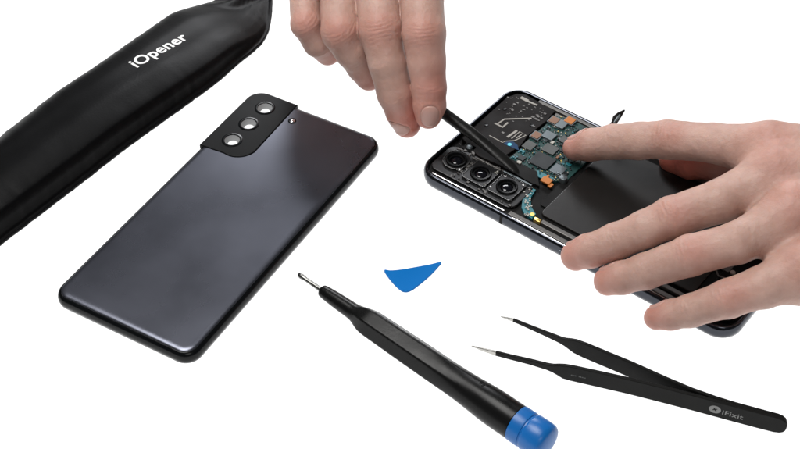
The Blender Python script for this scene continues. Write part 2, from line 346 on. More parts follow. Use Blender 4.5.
# ------------------------------------------------------------------ open smartphone
def build_phone():
    f = Frame(33.13, 63.99, -.6691, 171.9, 84.1)
    base = f.w(86, 0, 0)
    r = root('smartphone', base, 'opened smartphone without its back, circuit board, battery and three camera modules exposed', 'smartphone')
    link('frame', loft_me([f.rr(2.6, 5.0, 11), f.rr(2.6, 0.3, 11), f.rr(1.5, .1, 11), f.rr(.5, .8, 11), f.rr(.05, 2.4, 11), f.rr(0, 4.4, 11), f.rr(.25, 5.8, 11), f.rr(.8, 6.8, 11), f.rr(1.3, 7.2, 11),
                           f.rr(1.9, 7.2, 11), f.rr(2.3, 6.9, 11)], loop=True), M['frame'], r, smooth=True)
    link('midframe', loft_me([f.rr(2.62, .5, 11), f.rr(2.62, 5.2, 11)]), M['midframe'], r)
    # metal ledges inside the long sides
    L = link('inner_ledge', merge([prism_me(f.rect(53, 160, -39.2, -36.6), 5.2, 6.9, .3), prism_me(f.rect(68, 158, -34.2, -31.8), 5.2, 6.5, .3)]), M['ledge'], r)
    link('inner_ledge', merge([prism_me(f.rect(18, 160, 37.2, 39.3), 5.2, 6.9, .3), prism_me(f.rect(30, 60, 34.5, 36.4), 5.2, 6.4, .3)]), M['ledge'], r)
    link('polished_edge', merge([prism_me(f.rect(8.5, 51, -39.3, -38.5, r=.35), 6.9, 7.6, .2), prism_me(f.rect(56, 150, -40.5, -40.0, r=.2), 6.9, 7.35, .1)]), M['chrome'], r)
    # antenna slots on the near side wall
    link('antenna_break', prism_me(f.rect(50.5, 51.9, -42.12, -41.6), 1.2, 6.0), M['midframe'], r)
    link('side_button', prism_me(f.rect(84, 96, -42.5, -41.6, r=.3), 2.6, 4.8, .2), M['frame'], r)
    # ---- camera block
    cb = link('camera_bracket', boolean(prism_me(f.rect(3.4, 53, -35.6, -15.6, r=4), 5.2, 6.7, .4),
                                        merge([prism_me(circ(f.w(u, v, 0), 5.6), 4, 9) for u, v in ((12.3, -24.6), (27.4, -25.2), (42.6, -25.2))])), M['bracket'], r, smooth=18)
    for k, (u, v) in enumerate(((12.3, -24.6), (27.4, -25.2), (42.6, -25.2))):
        c = f.w(u, v, 0); hs = 6.9 if k else 6.3
        house = boolean(prism_me(f.rect(u-hs, u+hs, v-hs-.4, v+hs+.4, r=1.5 if k else 5.5), 6.72, 7.5, .25), prism_me(circ(c, 5.3), 4, 12))
        o = link('camera_module', house, M['bracket'], r, smooth=18)
        edge = boolean(prism_me(f.rect(u-hs, u+hs, v-hs-.4, v+hs+.4, r=1.5 if k else 5.5), 7.52, 7.75, .1), prism_me(f.rect(u-hs+.38, u+hs-.38, v-hs-.02, v+hs+.02, r=1.2 if k else 5.0), 4, 12))
        link('module_edge', edge, M['edge'], o, smooth=True)
        link('lens_barrel', loft_me([ring3(c, 5.25, 5.3), ring3(c, 5.25, 8.0), ring3(c, 4.9, 8.3), ring3(c, 4.3, 8.2), ring3(c, 3.9, 7.4), ring3(c, 3.2, 7.3), ring3(c, 3.0, 6.8)]), M['black_satin'], o, smooth=True)
        link('lens_glass', loft_me([ring3(c, 2.95, 6.82), ring3(c, 2.6, 7.2), ring3(c, 1.8, 7.5), ring3(c, .8, 7.65)]), M['lens'], o, smooth='all')
        tb = []
        for q in range(5):
            du, dv = random.choice((-1, 1))*random.uniform(4.6, hs-.8), random.choice((-1, 1))*random.uniform(4.8, hs-.6)
            tb.append(prism_me(f.rect(u+du-.4, u+du+.5, v+dv-.35, v+dv+.35), 7.5, 7.72))
        link('solder_tab', merge(tb), M['cream'] if k == 1 else M['steel'], o)
    link('retaining_bar', prism_me(f.rect(19, 33.5, -17.7, -16.7, r=.4), 6.7, 7.8, .25), M['ledge'], r)
    link('retaining_bar', prism_me(f.rect(35, 51.5, -17.6, -16.6, r=.4), 6.7, 8.0, .25), M['can'], r)
    bits = []
    for _ in range(70):
        u, v = random.choice(((random.uniform(4.5, 52), random.uniform(-34.8, -33)), (random.uniform(15, 52), random.uniform(-18.8, -16)), (random.uniform(18.2, 20.4), random.uniform(-33, -17)), (random.uniform(4.5, 17), random.uniform(-17.5, -14))))
        a, b = random.uniform(.25, .9), random.uniform(.2, .6); bits.append(prism_me(f.rect(u-a, u+a, v-b, v+b), 6.7, random.uniform(6.9, 7.5)))
    o = link('bracket_fitting', merge(bits), M['ledge'], r); o['kind'] = 'stuff'
    c = f.w(11.5, -13.0, 0)
    fo = link('flash_module', prism_me(f.rect(8.4, 14.4, -15.4, -10.4, r=1), 5.2, 7.0, .2), M['midframe'], r)
    link('flash_lens', loft_me([ring3(c, 1.8, 7.0), ring3(c, 1.6, 7.6), ring3(c, .8, 7.9)]), M['can'], fo, smooth='all')
    # ---- antenna panel
    poly = [(4.5, -9.5), (3.6, 30), (6, 36), (10, 38.2), (29, 36.6), (30, 28), (29, 12), (30.5, 4), (28.5, -9), (33, -14), (18, -15)]
    ap = link('antenna_panel', prism_me([f.w(u, v, 0)[:2] for u, v in poly][::-1], 5.25, 7.0, .25), M['antenna'], r)
    Z = 7.0
    def tr_(pts, w, name='antenna_trace', m='trace', z1=.12): return stroke([at(*p, Z) for p in pts], w, Z, Z+z1)
    link('antenna_trace', merge([tr_([(495.2, 123.4), (502.6, 127.2), (508, 122.6)], 1.1), tr_([(498.2, 123.6), (504.4, 119.3), (531.6, 118.4)], .9, z1=.16)]), M['trace'], ap)
    link('antenna_trace', merge([tr_([(507.6, 137), (517, 130.6)], 1.25), tr_([(505.6, 141.3), (514.5, 140.8), (526, 135.4), (519.8, 131.8), (511.5, 138.8)], .6, z1=.17), tr_([(516.4, 138.2), (521.6, 134.6)], .6, z1=.2)]), M['trace'], ap)
    link('antenna_trace', tr_([(489.5, 135.6), (502.6, 142.6), (506, 141.2)], .5), M['trace'], ap)
    link('antenna_trace', merge([tr_([(521.4, 97.6), (528, 101)], 2.0), tr_([(527, 101), (537.4, 105.4)], 1.1, z1=.18)]), M['trace'], ap)
    bits = []
    for (x, y, s) in ((533, 117.2, 1.6), (536, 119.2, 1.5), (538, 116.4, 1.7), (541.5, 118.2, 1.3), (545, 113.8, 1.2), (538.6, 120.6, 1.), (514.5, 104.5, 1.3), (517.5, 102.8, 1.), (512.5, 110.2, 1.2),
                      (503, 132.8, 1.3), (533.5, 126.5, 1.4), (499, 109.5, .9), (508, 97.5, .9), (527, 108, .8), (543, 105, 1.), (529, 104.5, .8), (521, 112, .9), (524, 109.8, .8)):
        u, v = f.inv(at(x, y, Z)); bits.append(prism_me(f.rect(u-s*.55, u+s*.55, v-s*.4, v+s*.4), Z, Z+.25))
    for _ in range(60):
        x, y, s = random.uniform(505, 548), random.uniform(97, 122), random.uniform(.25, .6)
        u, v = f.inv(at(x, y, Z))
        if 5.5 < u < 27 and -8 < v < 35: bits.append(prism_me(f.rect(u-s*.8, u+s*.8, v-s*.35, v+s*.35), Z, Z+.15))
    link('contact_pad', merge(bits), M['ledge'], ap)
    link('seal', prism_me([at(x, y, 0)[:2] if 0 else at(x, y, Z)[:2] for x, y in ((503.5, 143.8), (508, 140.8), (513.5, 141.8), (517.5, 145), (519, 150.5))][::-1], Z, Z+.1), M['blue_seal'], ap)
    link('seal_dot', prism_me(circ(at(509.6, 144.6, Z), 1.1), Z+.1, Z+.22), M['cyan'], ap)
    screws = link('panel_screw', merge([loft_me([ring3(f.w(u, v, 0), 1.1, Z, 16), ring3(f.w(u, v, 0), 1., Z+.35, 16), ring3(f.w(u, v, 0), .4, Z+.2, 16)]) for u, v in ((8, 6), (8, 22), (26, 20), (24, -6))]), M['bracket'], ap, smooth=True)
    # ---- board
    poly = [(30.8, -8.5), (31.6, 3), (30.6, 10), (31, 27), (31, 33.5), (36, 36.5), (61, 36.5), (62, 20), (62, -2), (57, -7.5), (50, -8.5)]
    pb = link('circuit_board', prism_me([f.w(u, v, 0)[:2] for u, v in poly], 5.3, 6.5, .1), M['pcb'], r)
    def chip(name, u, v, a, b, m, z1=7.3, z0=6.5, r_=0.3): return link(name, prism_me(f.rect(u-a/2, u+a/2, v-b/2, v+b/2, r=r_), z0, z1, .15), M[m], pb, smooth=14)
    chip('processor', 45.3, 1.0, 10.5, 9.5, 'chip_dark', 7.6)
    chip('memory_chip', 43.4, 10.6, 7.2, 6.2, 'chip_grey', 7.5)
    chip('shield_can', 37.6, 18.4, 6.2, 5.4, 'can', 7.9)
    chip('shield_can', 33.9, 6.5, 5.6, 6.0, 'chip_grey', 7.5)
    chip('shield_can', 37.5, 29.6, 5.0, 6.0, 'can', 7.7)
    chip('shield_can', 54.8, .5, 6.4, 6.6, 'can', 7.5)
    chip('chip', 50.5, 15, 6, 5, 'chip_dark'); chip('chip', 45, 21, 4, 5, 'chip_grey'); chip('chip', 55, 24, 7, 7, 'chip_dark'); chip('chip', 36.2, -3.2, 3.4, 3.2, 'chip_dark')
    for u, v, a, b, m in ((32.6, 14.6, 4.2, 4.6, 'copper'), (33.2, 29.6, 4.4, 4.8, 'copper'), (39.4, 34.4, 4.6, 4.6, 'orange')):
        k = chip('connector', u, v, a, b, m, 7.9)
        link('connector_shell', boolean(prism_me(f.rect(u-a/2-.5, u+a/2+.5, v-b/2-.5, v+b/2+.5, r=.3), 6.5, 7.6), prism_me(f.rect(u-a/2-.05, u+a/2+.05, v-b/2-.05, v+b/2+.05), 5, 9)), M['can'], k)
    chip('capacitor', 37.2, -7, 2.2, 1.8, 'cream', 7.8); chip('capacitor', 41.5, 15.6, 1.6, 2.2, 'cream', 7.3); chip('capacitor', 49.5, 8.3, 1.2, 2.4, 'copper', 7.3)
    for name, m, cnt, sc in (('resistor', 'cream', 60, .36), ('resistor', 'chip_dark', 150, .55), ('resistor', 'gold', 34, .34), ('resistor', 'can', 90, .42), ('resistor', 'teal', 40, .6), ('resistor', 'chip_grey', 90, .5)):
        mm_ = []
        for _ in range(cnt):
            u, v = random.uniform(31.8, 60), random.uniform(-7.4, 35); a, b = sc*random.uniform(.7, 1.6), sc*random.uniform(.7, 1.6)
            mm_.append(prism_me(f.rect(u-a/2, u+a/2, v-b/2, v+b/2), 6.5, random.uniform(6.8, 7.35)))
        o = link(name, merge(mm_), M[m], pb); o['kind'] = 'stuff'
    for k in range(26):
        u, v = random.uniform(33, 60), random.uniform(-6, 34); a, b = random.uniform(1.4, 3.2), random.uniform(1.2, 2.8)
        chip('chip', u, v, a, b, random.choice(('chip_dark', 'chip_grey', 'can', 'chip_dark', 'teal')), random.uniform(6.9, 7.3))
    # flex at the lower board corner + black tape over its edge
    link('teal_strip', prism_me(f.rect(47, 56, -9.3, -5.6, r=.5), 6.55, 6.9), M['teal'], pb)
    link('shield_tape', prism_me([f.w(u, v, 0)[:2] for u, v in ((30.5, -7.2), (47.6, -6.8), (54.2, -14.6), (50, -15.2), (33.5, -14.6))][::-1], 5.3, 7.25, .15), M['midframe'], r)
    oc = link('orange_flex', merge([prism_me(f.rect(52.4, 57.4, -11.6, -7.6, r=.5), 7.2, 7.9, .15), prism_me(f.rect(57, 59, -12.2, -9.4, r=.3), 6.6, 7.3, .1), prism_me(f.rect(53, 54.2, -8, -5.8), 6.9, 7.5)]), M['orange'], r)
    link('battery_plug', merge([prism_me(f.rect(58.6, 62.4, -5.4, -2.2, r=.8), 6.0, 8.6, .3), prism_me(f.rect(55.5, 61, -2.4, -1.6, r=.3), 7.2, 8.2, .15)]), M['can'], r, smooth=True)
    pts = [at(x, y, 6.5) for x, y in ((530, 187.5), (536, 189.5), (531, 197), (531, 206), (536, 214), (532, 218.5), (524.5, 214), (521.5, 207), (523, 196))]
    tb = link('camera_flex', prism_me([p[:2] for p in pts][::-1], 5.3, 6.5, .1), M['teal'], r)
    bits = []
    for _ in range(26):
        x, y = random.uniform(524, 533), random.uniform(190, 216); u, v = f.inv(at(x, y, 6.5)); bits.append(prism_me(f.rect(u-.4, u+.4, v-.3, v+.35), 6.5, 7.0))
    o = link('resistor', merge(bits), M['cream'], tb); o['kind'] = 'stuff'
    u, v = f.inv(at(537.5, 220, 6.8)); link('gold_contact', merge([prism_me(f.rect(u-1.8, u+1.8, v-.9, v+.9, r=.4), 5.3, 7.3, .2), loft_me([ring3(f.w(u-4, v+1.6, 0), 1.2, 5.3, 16), ring3(f.w(u-4, v+1.6, 0), 1.1, 7.0, 16)])]), M['gold'], r, smooth=True)
    # ---- battery
    bt = link('battery', prism_me(f.rect(64.5, 146, -29.5, 34, r=2.5), 5.3, 6.6, .5, 3), M['battery'], r, smooth=14)
    link('pull_tab', prism_me(f.rect(60.2, 66.5, -24, 2, r=2), 5.4, 6.0, .1), M['midframe'], r)
    # ---- bottom speaker module + ribbon
    sp_ = link('speaker_module', prism_me(f.rect(150, 168.2, -36, 36, r=5), 5.3, 7.1, .4), M['black_satin'], r, smooth=14)
    link('speaker_screw', merge([loft_me([ring3(f.w(u, v, 0), 1.3, 7.1, 16), ring3(f.w(u, v, 0), 1.2, 7.5, 16)]) for u, v in ((154, -30), (154, -8), (153, 10), (163, -22))]), M['steel'], sp_, smooth=True)
    link('ribbon_cable', merge([prism_me(f.rect(144, 152.5, -9, 3, r=.6), 6.65, 7.3, .1), stroke([f.w(143, -12, 0), f.w(147, -11, 0), f.w(150, -14, 0), f.w(155, -13, 0)], .7, 7.1, 7.6)]), M['ledge'], r)
    link('connector', prism_me(f.rect(147, 150, -7, -3, r=.4), 7.3, 7.7, .1), M['copper'], r)
    # ---- loose ribbon standing up over the far edge
    P = [at(604, 136, 7), at(608, 129, 10), at(613.5, 123.5, 14), at(616, 118.5, 16), at(620, 114, 18), at(624.5, 110.2, 20)]
    W = [1.3, 1.3, 1.5, 2.1, 1.5, .3]
    a = np.array([.35, .3, .9]); rings = []
    for p, w in zip(P, W):
        s_ = np.array([.75, -.25, -.3])*w; n_ = np.array([.2, .8, .3])*.35
        rings.append([p+s_+n_, p-s_+n_, p-s_-n_, p+s_-n_])
    lc = link('loose_ribbon', loft_me(rings), M['bracket'], r)
    link('ribbon_contact', tube_me([at(614, 122.5, 16.2), at(617.5, 118, 17.4), at(620, 114.4, 19)], [.35, .7, .3], 10), M['can'], lc)
build_phone()

# ------------------------------------------------------------------ lathe along an axis given by pixels
def axis_lathe(A, B, st, n=48, facet=None):
    A = np.array(A); B = np.array(B); d = (B-A)/np.linalg.norm(B-A); s_ = np.cross(d, (0, 0, 1.)); s_ /= np.linalg.norm(s_); u_ = np.cross(s_, d)
    rings = []
    for (s, r, fc) in st:
        c = A+d*s; ring = []
        for k in range(n):
            th = 2*math.pi*k/n; m_ = ((th+math.radians(12)) % (math.pi/3))-math.pi/6
            hx = math.cos(math.pi/6)/math.cos(m_)*1.075; rr = r*((1-fc)+fc*hx)
            ring.append(c+(s_*math.cos(th)+u_*math.sin(th))*rr)
        rings.append(ring)
    return loft_me(rings)
def smooth_stations(keys, step):
    s = np.array([k[0] for k in keys]); q = np.arange(s[0], s[-1]+step/2, step)
    return [(x, float(np.interp(x, s, [k[1] for k in keys])), float(np.interp(x, s, [k[2] for k in keys]))) for x in q]

def build_screwdriver():
    A = at(321.5, 290.0, 7.6); B = at(519, 424.5, 7.6); Ln = np.linalg.norm(B-A); pxl = math.hypot(519-321.5, 424.5-290)
    d = (B-A)/Ln
    def S(spx):                      # pixel distance along the axis to mm along the axis
        p = at(321.5+(519-321.5)*spx/pxl, 290+(424.5-290)*spx/pxl, 7.6); return float((p-A) @ d)
    def st(keys): return [(S(a), rpx(A+d*S(a), b), c) for a, b, c in keys]
    r = root('screwdriver', (*(A+d*Ln*.5)[:2], 0), 'black precision screwdriver with a slim steel bit and blue swivel cap', 'screwdriver')
    k = st([(0, 4.6, 0), (.7, 5.9, 0), (2, 6.5, 0), (8, 7.2, 0), (20, 8.0, 0), (34, 8.5, 0), (41, 8.9, .2), (46, 10.8, .6), (52, 13.2, 1), (58, 14.2, 1), (90, 14.9, 1), (130, 15.6, .9), (155, 16.0, .5),
            (172, 16.3, .15), (188, 17.3, 0), (203, 18.6, 0), (216, 19.0, 0), (236.3, 19.0, 0)])
    q = smooth_stations(k, .6); a = np.array([x[1] for x in q]); a[8:-4] = np.convolve(np.pad(a, 4, 'edge'), np.ones(9)/9, 'valid')[8:-4]
    q = [(q[i][0], float(a[i]), q[i][2]) for i in range(len(q))]
    h = link('handle', axis_lathe(A, B, q, 72), M['rubber'], r, smooth=True)
    k = st([(236.5, 17.5, 0), (236.6, 19.3, 0), (248, 19.6, 0), (249.2, 19.3, 0), (249.8, 18.4, 0), (251.2, 18.4, 0), (251.8, 19.4, 0), (253, 19.9, 0), (262, 20.1, 0), (268.5, 19.9, 0), (271.5, 19.1, 0), (273.8, 17.3, 0), (275.2, 14, 0), (276.2, 9, 0), (276.6, 3, 0)])
    cp_ = link('swivel_cap', axis_lathe(A, B, k, 64), M['blue'], r, smooth=True)
    k = st([(-28.5, .6, 0), (-27.5, 1.9, 0), (-25, 2.9, 0), (-22, 2.6, 0), (-19, 2.2, 0), (0, 2.6, 0), (1, 2.6, 0)])
    link('steel_bit', axis_lathe(A, B, k, 20), M['bit'], r, smooth=True)
    # embossed marks on the handle
    c = np.cross(d, (0, 0, 1.)); c /= np.linalg.norm(c); up = np.cross(c, d); bits = []
    for s0, w, ang in ((190, 3.0, 62), (193, 2.2, 72), (197, 2.4, 60), (203, 1.2, 62), (206, 1.2, 64), (209, 1.0, 62)):
        rr = rpx(A+d*S(s0), float(np.interp(s0, (188, 203, 216), (17.3, 18.6, 19.0))))+.02
        ring = []
        for i in range(2):
            for j in range(5):
                th = math.radians(180-ang-j*(w*1.6)); ring.append(A+d*(S(s0)+(i-.5)*w*.8)+(c*math.cos(th)+up*math.sin(th))*rr)
        V = ring+[p+(-up*.3) for p in ring]
        Fc = [[j, j+1, 5+j+1, 5+j] for j in range(4)]
        bits.append(pm(V[:10], Fc))
    link('embossed_mark', merge(bits), M['emboss'], h)
build_screwdriver()

# ------------------------------------------------------------------ blue pick
def build_pick():
    key = [(384.6, 269.6), (391, 270.2), (402, 269.2), (416, 266.8), (430, 264.2), (441, 261.8), (438.5, 266), (430, 275), (420, 283.5), (412, 289.3), (406, 291.2), (400.5, 289.5), (393, 282.5), (386, 273.6)]
    P = np.array([at(*p, 1.0)[:2] for p in key]); n = len(P); pts = []
    for i in range(n):                                       # Catmull-Rom outline
        p0, p1, p2, p3 = P[i-1], P[i], P[(i+1) % n], P[(i+2) % n]
        for t_ in np.linspace(0, 1, 6)[:-1]:
            pts.append(tuple(.5*((2*p1)+(-p0+p2)*t_+(2*p0-5*p1+4*p2-p3)*t_**2+(-p0+3*p1-3*p2+p3)*t_**3)))
    me = prism_me(pts[::-1], 0.1, 1.0, .12)
    o = link('opening_pick', me, M['pick'], None, loc=(*P.mean(0), 0)); tag(o, 'small bright blue triangular plastic opening pick lying on the white surface', 'opening pick')
build_pick()

# ------------------------------------------------------------------ tweezers
def build_tweezers():
    zc = 5.0
    near = [(471.5, 345.8, .5), (478, 348, 1.3), (486, 350.4, 1.9), (496, 353.2, 2.4), (510, 356.8, 2.5), (530, 361.6, 2.8), (547, 366.3, 3.3), (553, 368, 4.3), (559, 369.6, 6.6), (564, 371.2, 8.4), (572, 373, 9.0), (600, 379.2, 9.2),
            (630, 386, 9.3), (665, 394.8, 9.4), (698, 403.3, 9.4), (735, 413.3, 9.5), (765, 421.2, 9.5), (776, 424, 9.4), (781.5, 425.4, 8.4), (784.6, 426.2, 6.6), (786.4, 426.7, 4.0), (787, 426.9, 2.0)]
    far = [(500.8, 316.6, .5), (506, 318, 1.2), (513.5, 320, 1.9), (525, 324.8, 2.1), (545, 333.2, 2.7), (560, 339.6, 3.4), (565, 341.8, 4.4), (570, 343.8, 6.4), (575, 346, 8.2), (584, 349.8, 9.0), (630, 369.0, 9.2), (665, 384.8, 9.3), (690, 395.5, 9.4),
           (715, 404.5, 9.4), (735, 410.6, 9.4), (765, 418.8, 9.4), (776, 421.6, 9.3), (781, 423, 8.3), (784.4, 423.8, 6.2), (786, 424.3, 3.0)]
    r = root('tweezers', (*at(640, 385, 0)[:2], 0), 'black coated tweezers with bare steel needle tips, arms spread open', 'tweezers')
    def arm(keys, th, x0, x1):
        x = np.array([k[0] for k in keys]); q = np.unique(np.concatenate([np.linspace(max(x0, x[0]), min(x1, x[-1]), 90), x[(x > x0) & (x < x1)]]))
        ctr = [at(a, float(np.interp(a, x, [k[1] for k in keys])), zc) for a in q]; Hh = [float(np.interp(a, x, [k[2] for k in keys])) for a in q]
        rings = []
        for i, (c, h) in enumerate(zip(ctr, Hh)):
            d = ctr[min(i+1, len(ctr)-1)]-ctr[max(0, i-1)]; d[2] = 0; d /= np.linalg.norm(d); nn = np.array([-d[1], d[0], 0])
            t_ = th*min(1, .25+.75*h/3.2)/2; hh = h/2; b = min(.22, t_*.5, hh*.5)
            rings.append([c+nn*a_+np.array([0, 0, b_]) for a_, b_ in ((t_, hh-b), (t_-b, hh), (-t_+b, hh), (-t_, hh-b), (-t_, -hh+b), (-t_+b, -hh), (t_-b, -hh), (t_, -hh+b))])
        return loft_me(rings)
    link('arm', arm(near, 1.7, 496, 999), M['coated'], r, smooth=True)
    a1 = [o for o in r.children][-1]
    link('steel_tip', arm(near, 1.5, 0, 496), M['tip'], a1, smooth=True)
    a2 = link('arm', arm(far, 1.5, 513.5, 999), M['coated'], r, smooth=True)
    link('steel_tip', arm(far, 1.3, 0, 513.5), M['tip'], a2, smooth=True)
    # printing on the outer face of the near arm
    def face(px_):                                           # point on the outer face and its axes
        x = [k[0] for k in near]; y = [k[1] for k in near]
        p = at(px_, float(np.interp(px_, x, y)), zc); p2 = at(px_+6, float(np.interp(px_+6, x, y)), zc); d = p2-p; d /= np.linalg.norm(d)
        return p, d, np.array([d[1], -d[0], 0])
    def stamp(me, px_, dz, off=.02):
        p, d, nn = face(px_)
        for v in me.vertices:
            w = p+d*v.co.x+np.array([0, 0, 1.])*(v.co.y+dz)+nn*(.85+off+v.co.z); v.co = w
        return me
    tm_ = text_me('iFixit', 4.0, bold=.03, spacing=1.08); link('printed_lettering', stamp(tm_, 722.5, -1.75), M['print_grey'], a1)
    disc = pm([(math.cos(t_)*2.45, math.sin(t_)*2.3, 0) for t_ in np.linspace(0, 2*math.pi, 33)[:-1]], [list(range(32))])
    lg = link('round_emblem', stamp(disc, 715.3, 0), M['print_grey'], a1)
    star = pm([(math.cos(t_)*(1.25 if i % 4 < 2 else .6)*.9, math.sin(t_)*(1.25 if i % 4 < 2 else .6)*.9, 0) for i, t_ in enumerate(np.linspace(math.pi/8, 2*math.pi+math.pi/8, 17)[:-1])], [list(range(16))])
    link('emblem_star', stamp(star, 715.3, 0, .04), M['coated'], lg)
    bits = []
    for i, x in enumerate((0, .55, 1.15, 1.75, 3.3, 3.95, 4.6, 5.2, 5.8)):
        bits.append(pm([(x, 0, 0), (x+.38, 0, 0), (x+.38, .55+.15*(i % 2), 0), (x, .55+.15*(i % 2), 0)], [[0, 1, 2, 3]]))
    link('small_print', stamp(merge(bits), 571.5, -.7), M['print_faint'], a1)
build_tweezers()

# ------------------------------------------------------------------ spudger
def build_spudger():
    key = [(518.6, 173.4, 8.6, 1.4, .35), (516.4, 170.8, 9.1, 3.6, .28), (511.5, 165.5, 9.9, 5.3, .30), (500, 155.6, 11.4, 6.5, .42), (485, 143.6, 13.2, 6.8, .6), (468, 130.8, 15.4, 6.7, .8), (447, 115.4, 18.2, 6.1, .95),
           (429, 101.6, 20.6, 6.2, 1), (400, 79.6, 24.6, 6.2, 1), (366, 53.5, 29.4, 6.2, 1), (326, 22, 35.5, 6.2, 1)]
    P = [at(*k[:3]) for k in key]; rings = []
    # dense resample
    s = np.concatenate([[0], np.cumsum([np.linalg.norm(b-a) for a, b in zip(P, P[1:])])]); q = np.linspace(0, s[-1], 90)
    A = np.array(P); C = np.stack([np.interp(q, s, A[:, i]) for i in range(3)], -1)
    R = np.interp(q, s, [rpx(p, k[3]) for p, k in zip(P, key)]); Fl = np.interp(q, s, [k[4] for k in key])
    d = (P[8]-P[2]); d /= np.linalg.norm(d); side = np.cross(d, (0, 0, 1.)); side /= np.linalg.norm(side); up = np.cross(side, d)
    for c, rr, fl in zip(C, R, Fl):
        ring = []
        for k in range(16):
            th = 2*math.pi*(k+.5)/16; m_ = (th % (math.pi/4))-math.pi/8
            g = math.cos(math.pi/8)/math.cos(m_)*1.03
            x, z = math.cos(th)*rr*g, math.sin(th)*rr*g
            ring.append(c+side*x+up*z*fl)
        rings.append(ring)
    me = loft_me(rings)
    base = (*at(447, 115, 0)[:2], 0)
    r = root('spudger', base, 'black nylon prying stick held by the fingers above the phone cameras', 'pry tool')
    link('shaft', me, M['nylon'], r, smooth=True)
build_spudger()

# ------------------------------------------------------------------ hands (signed distance field -> continuous surface)
def smin(a, b, k):
    h = np.maximum(k-np.abs(a-b), 0)/k; return np.minimum(a, b)-h*h*k*.25
def capd(P, a, b, ra, rb):
    ab = b-a; L2 = ab @ ab; t_ = np.clip(((P-a) @ ab)/L2, 0, 1); q = P-a-t_[:, None]*ab
    return np.sqrt((q*q).sum(1))-(ra+(rb-ra)*t_)
class Hand:
    def __init__(s, fingers, palm, kp=9.): s.f, s.p, s.kp = fingers, palm, kp
    def __call__(s, P):
        pal = None
        for (a, b, ra, rb) in s.p:
            d = capd(P, a, b, ra, rb); pal = d if pal is None else smin(pal, d, s.kp)
        tot = pal
        for fg in s.f:
            d = None
            for (a, ra), (b, rb) in zip(fg, fg[1:]):
                e = capd(P, a, b, ra, rb); d = e if d is None else smin(d, e, 1.6)
            tot = np.minimum(tot, smin(pal, d, 6.)) if tot is pal else smin(tot, smin(pal, d, 6.), .9)
        return tot
def surface(sdf, lo, hi, h, blk=8):
    n = (np.ceil((hi-lo)/h/blk).astype(int))*blk; nb = n//blk
    bi = np.stack(np.meshgrid(*[np.arange(k) for k in nb], indexing='ij'), -1).reshape(-1, 3)
    cen = lo+(bi+.5)*blk*h; d = sdf(cen); D = np.repeat(np.repeat(np.repeat(d.reshape(nb), blk, 0), blk, 1), blk, 2).astype(np.float32)
    near = bi[np.abs(d) < blk*h*.87*1.25+2]
    off = np.stack(np.meshgrid(*[np.arange(blk)]*3, indexing='ij'), -1).reshape(-1, 3)
    for i in range(0, len(near), 600):
        idx = (near[i:i+600, None, :]*blk+off[None]).reshape(-1, 3); D[idx[:, 0], idx[:, 1], idx[:, 2]] = sdf(lo+idx*h)
    S = D < 0; nx, ny, nz = D.shape
    c8 = sum(S[i:nx-1+i, j:ny-1+j, k:nz-1+k].astype(np.int8) for i in (0, 1) for j in (0, 1) for k in (0, 1))
    act = (c8 > 0) & (c8 < 8); cells = np.argwhere(act); vid = -np.ones(act.shape, np.int64); vid[act] = np.arange(len(cells))
    acc = np.zeros((len(cells), 3)); cnt = np.zeros(len(cells))
    for ax in range(3):
        o1, o2 = [a for a in range(3) if a != ax]
        for i in (0, 1):
            for j in (0, 1):
                a = cells.copy(); a[:, o1] += i; a[:, o2] += j; b = a.copy(); b[:, ax] += 1
                da, db = D[tuple(a.T)], D[tuple(b.T)]; m = (da < 0) != (db < 0); t_ = np.where(m, da/(da-db+1e-12), 0)
                pos = a.astype(float); pos[:, ax] += t_; acc[m] += pos[m]; cnt[m] += 1
    V = lo+acc/cnt[:, None]*h; faces = []
    for ax in range(3):
        o1, o2 = [(1, 2), (2, 0), (0, 1)][ax]
        sl = [slice(None)]*3; sl[ax] = slice(0, D.shape[ax]-1); A = S[tuple(sl)]; sl[ax] = slice(1, D.shape[ax]); B = S[tuple(sl)]
        e = np.argwhere(A != B); ok = (e[:, o1] > 0) & (e[:, o2] > 0) & (e[:, o1] < D.shape[o1]-1) & (e[:, o2] < D.shape[o2]-1); e = e[ok]
        fl = A[tuple(e.T)]; qs = []
        for i, j in ((1, 1), (0, 1), (0, 0), (1, 0)):
            c = e.copy(); c[:, o1] -= i; c[:, o2] -= j; qs.append(vid[tuple(c.T)])
        Q = np.stack(qs, -1); Q[~fl] = Q[~fl][:, ::-1]; faces.append(Q)
    return V, np.concatenate(faces)
def grad(sdf, V, e=.25):
    g = np.stack([sdf(V+np.eye(3)[i]*e)-sdf(V-np.eye(3)[i]*e) for i in range(3)], -1); return g/np.linalg.norm(g, axis=1)[:, None]
def J(px_, py_, z, r): p = at(px_, py_, z); return (p, rpx(p, r))
unit = lambda v: np.array(v, float)/np.linalg.norm(v)

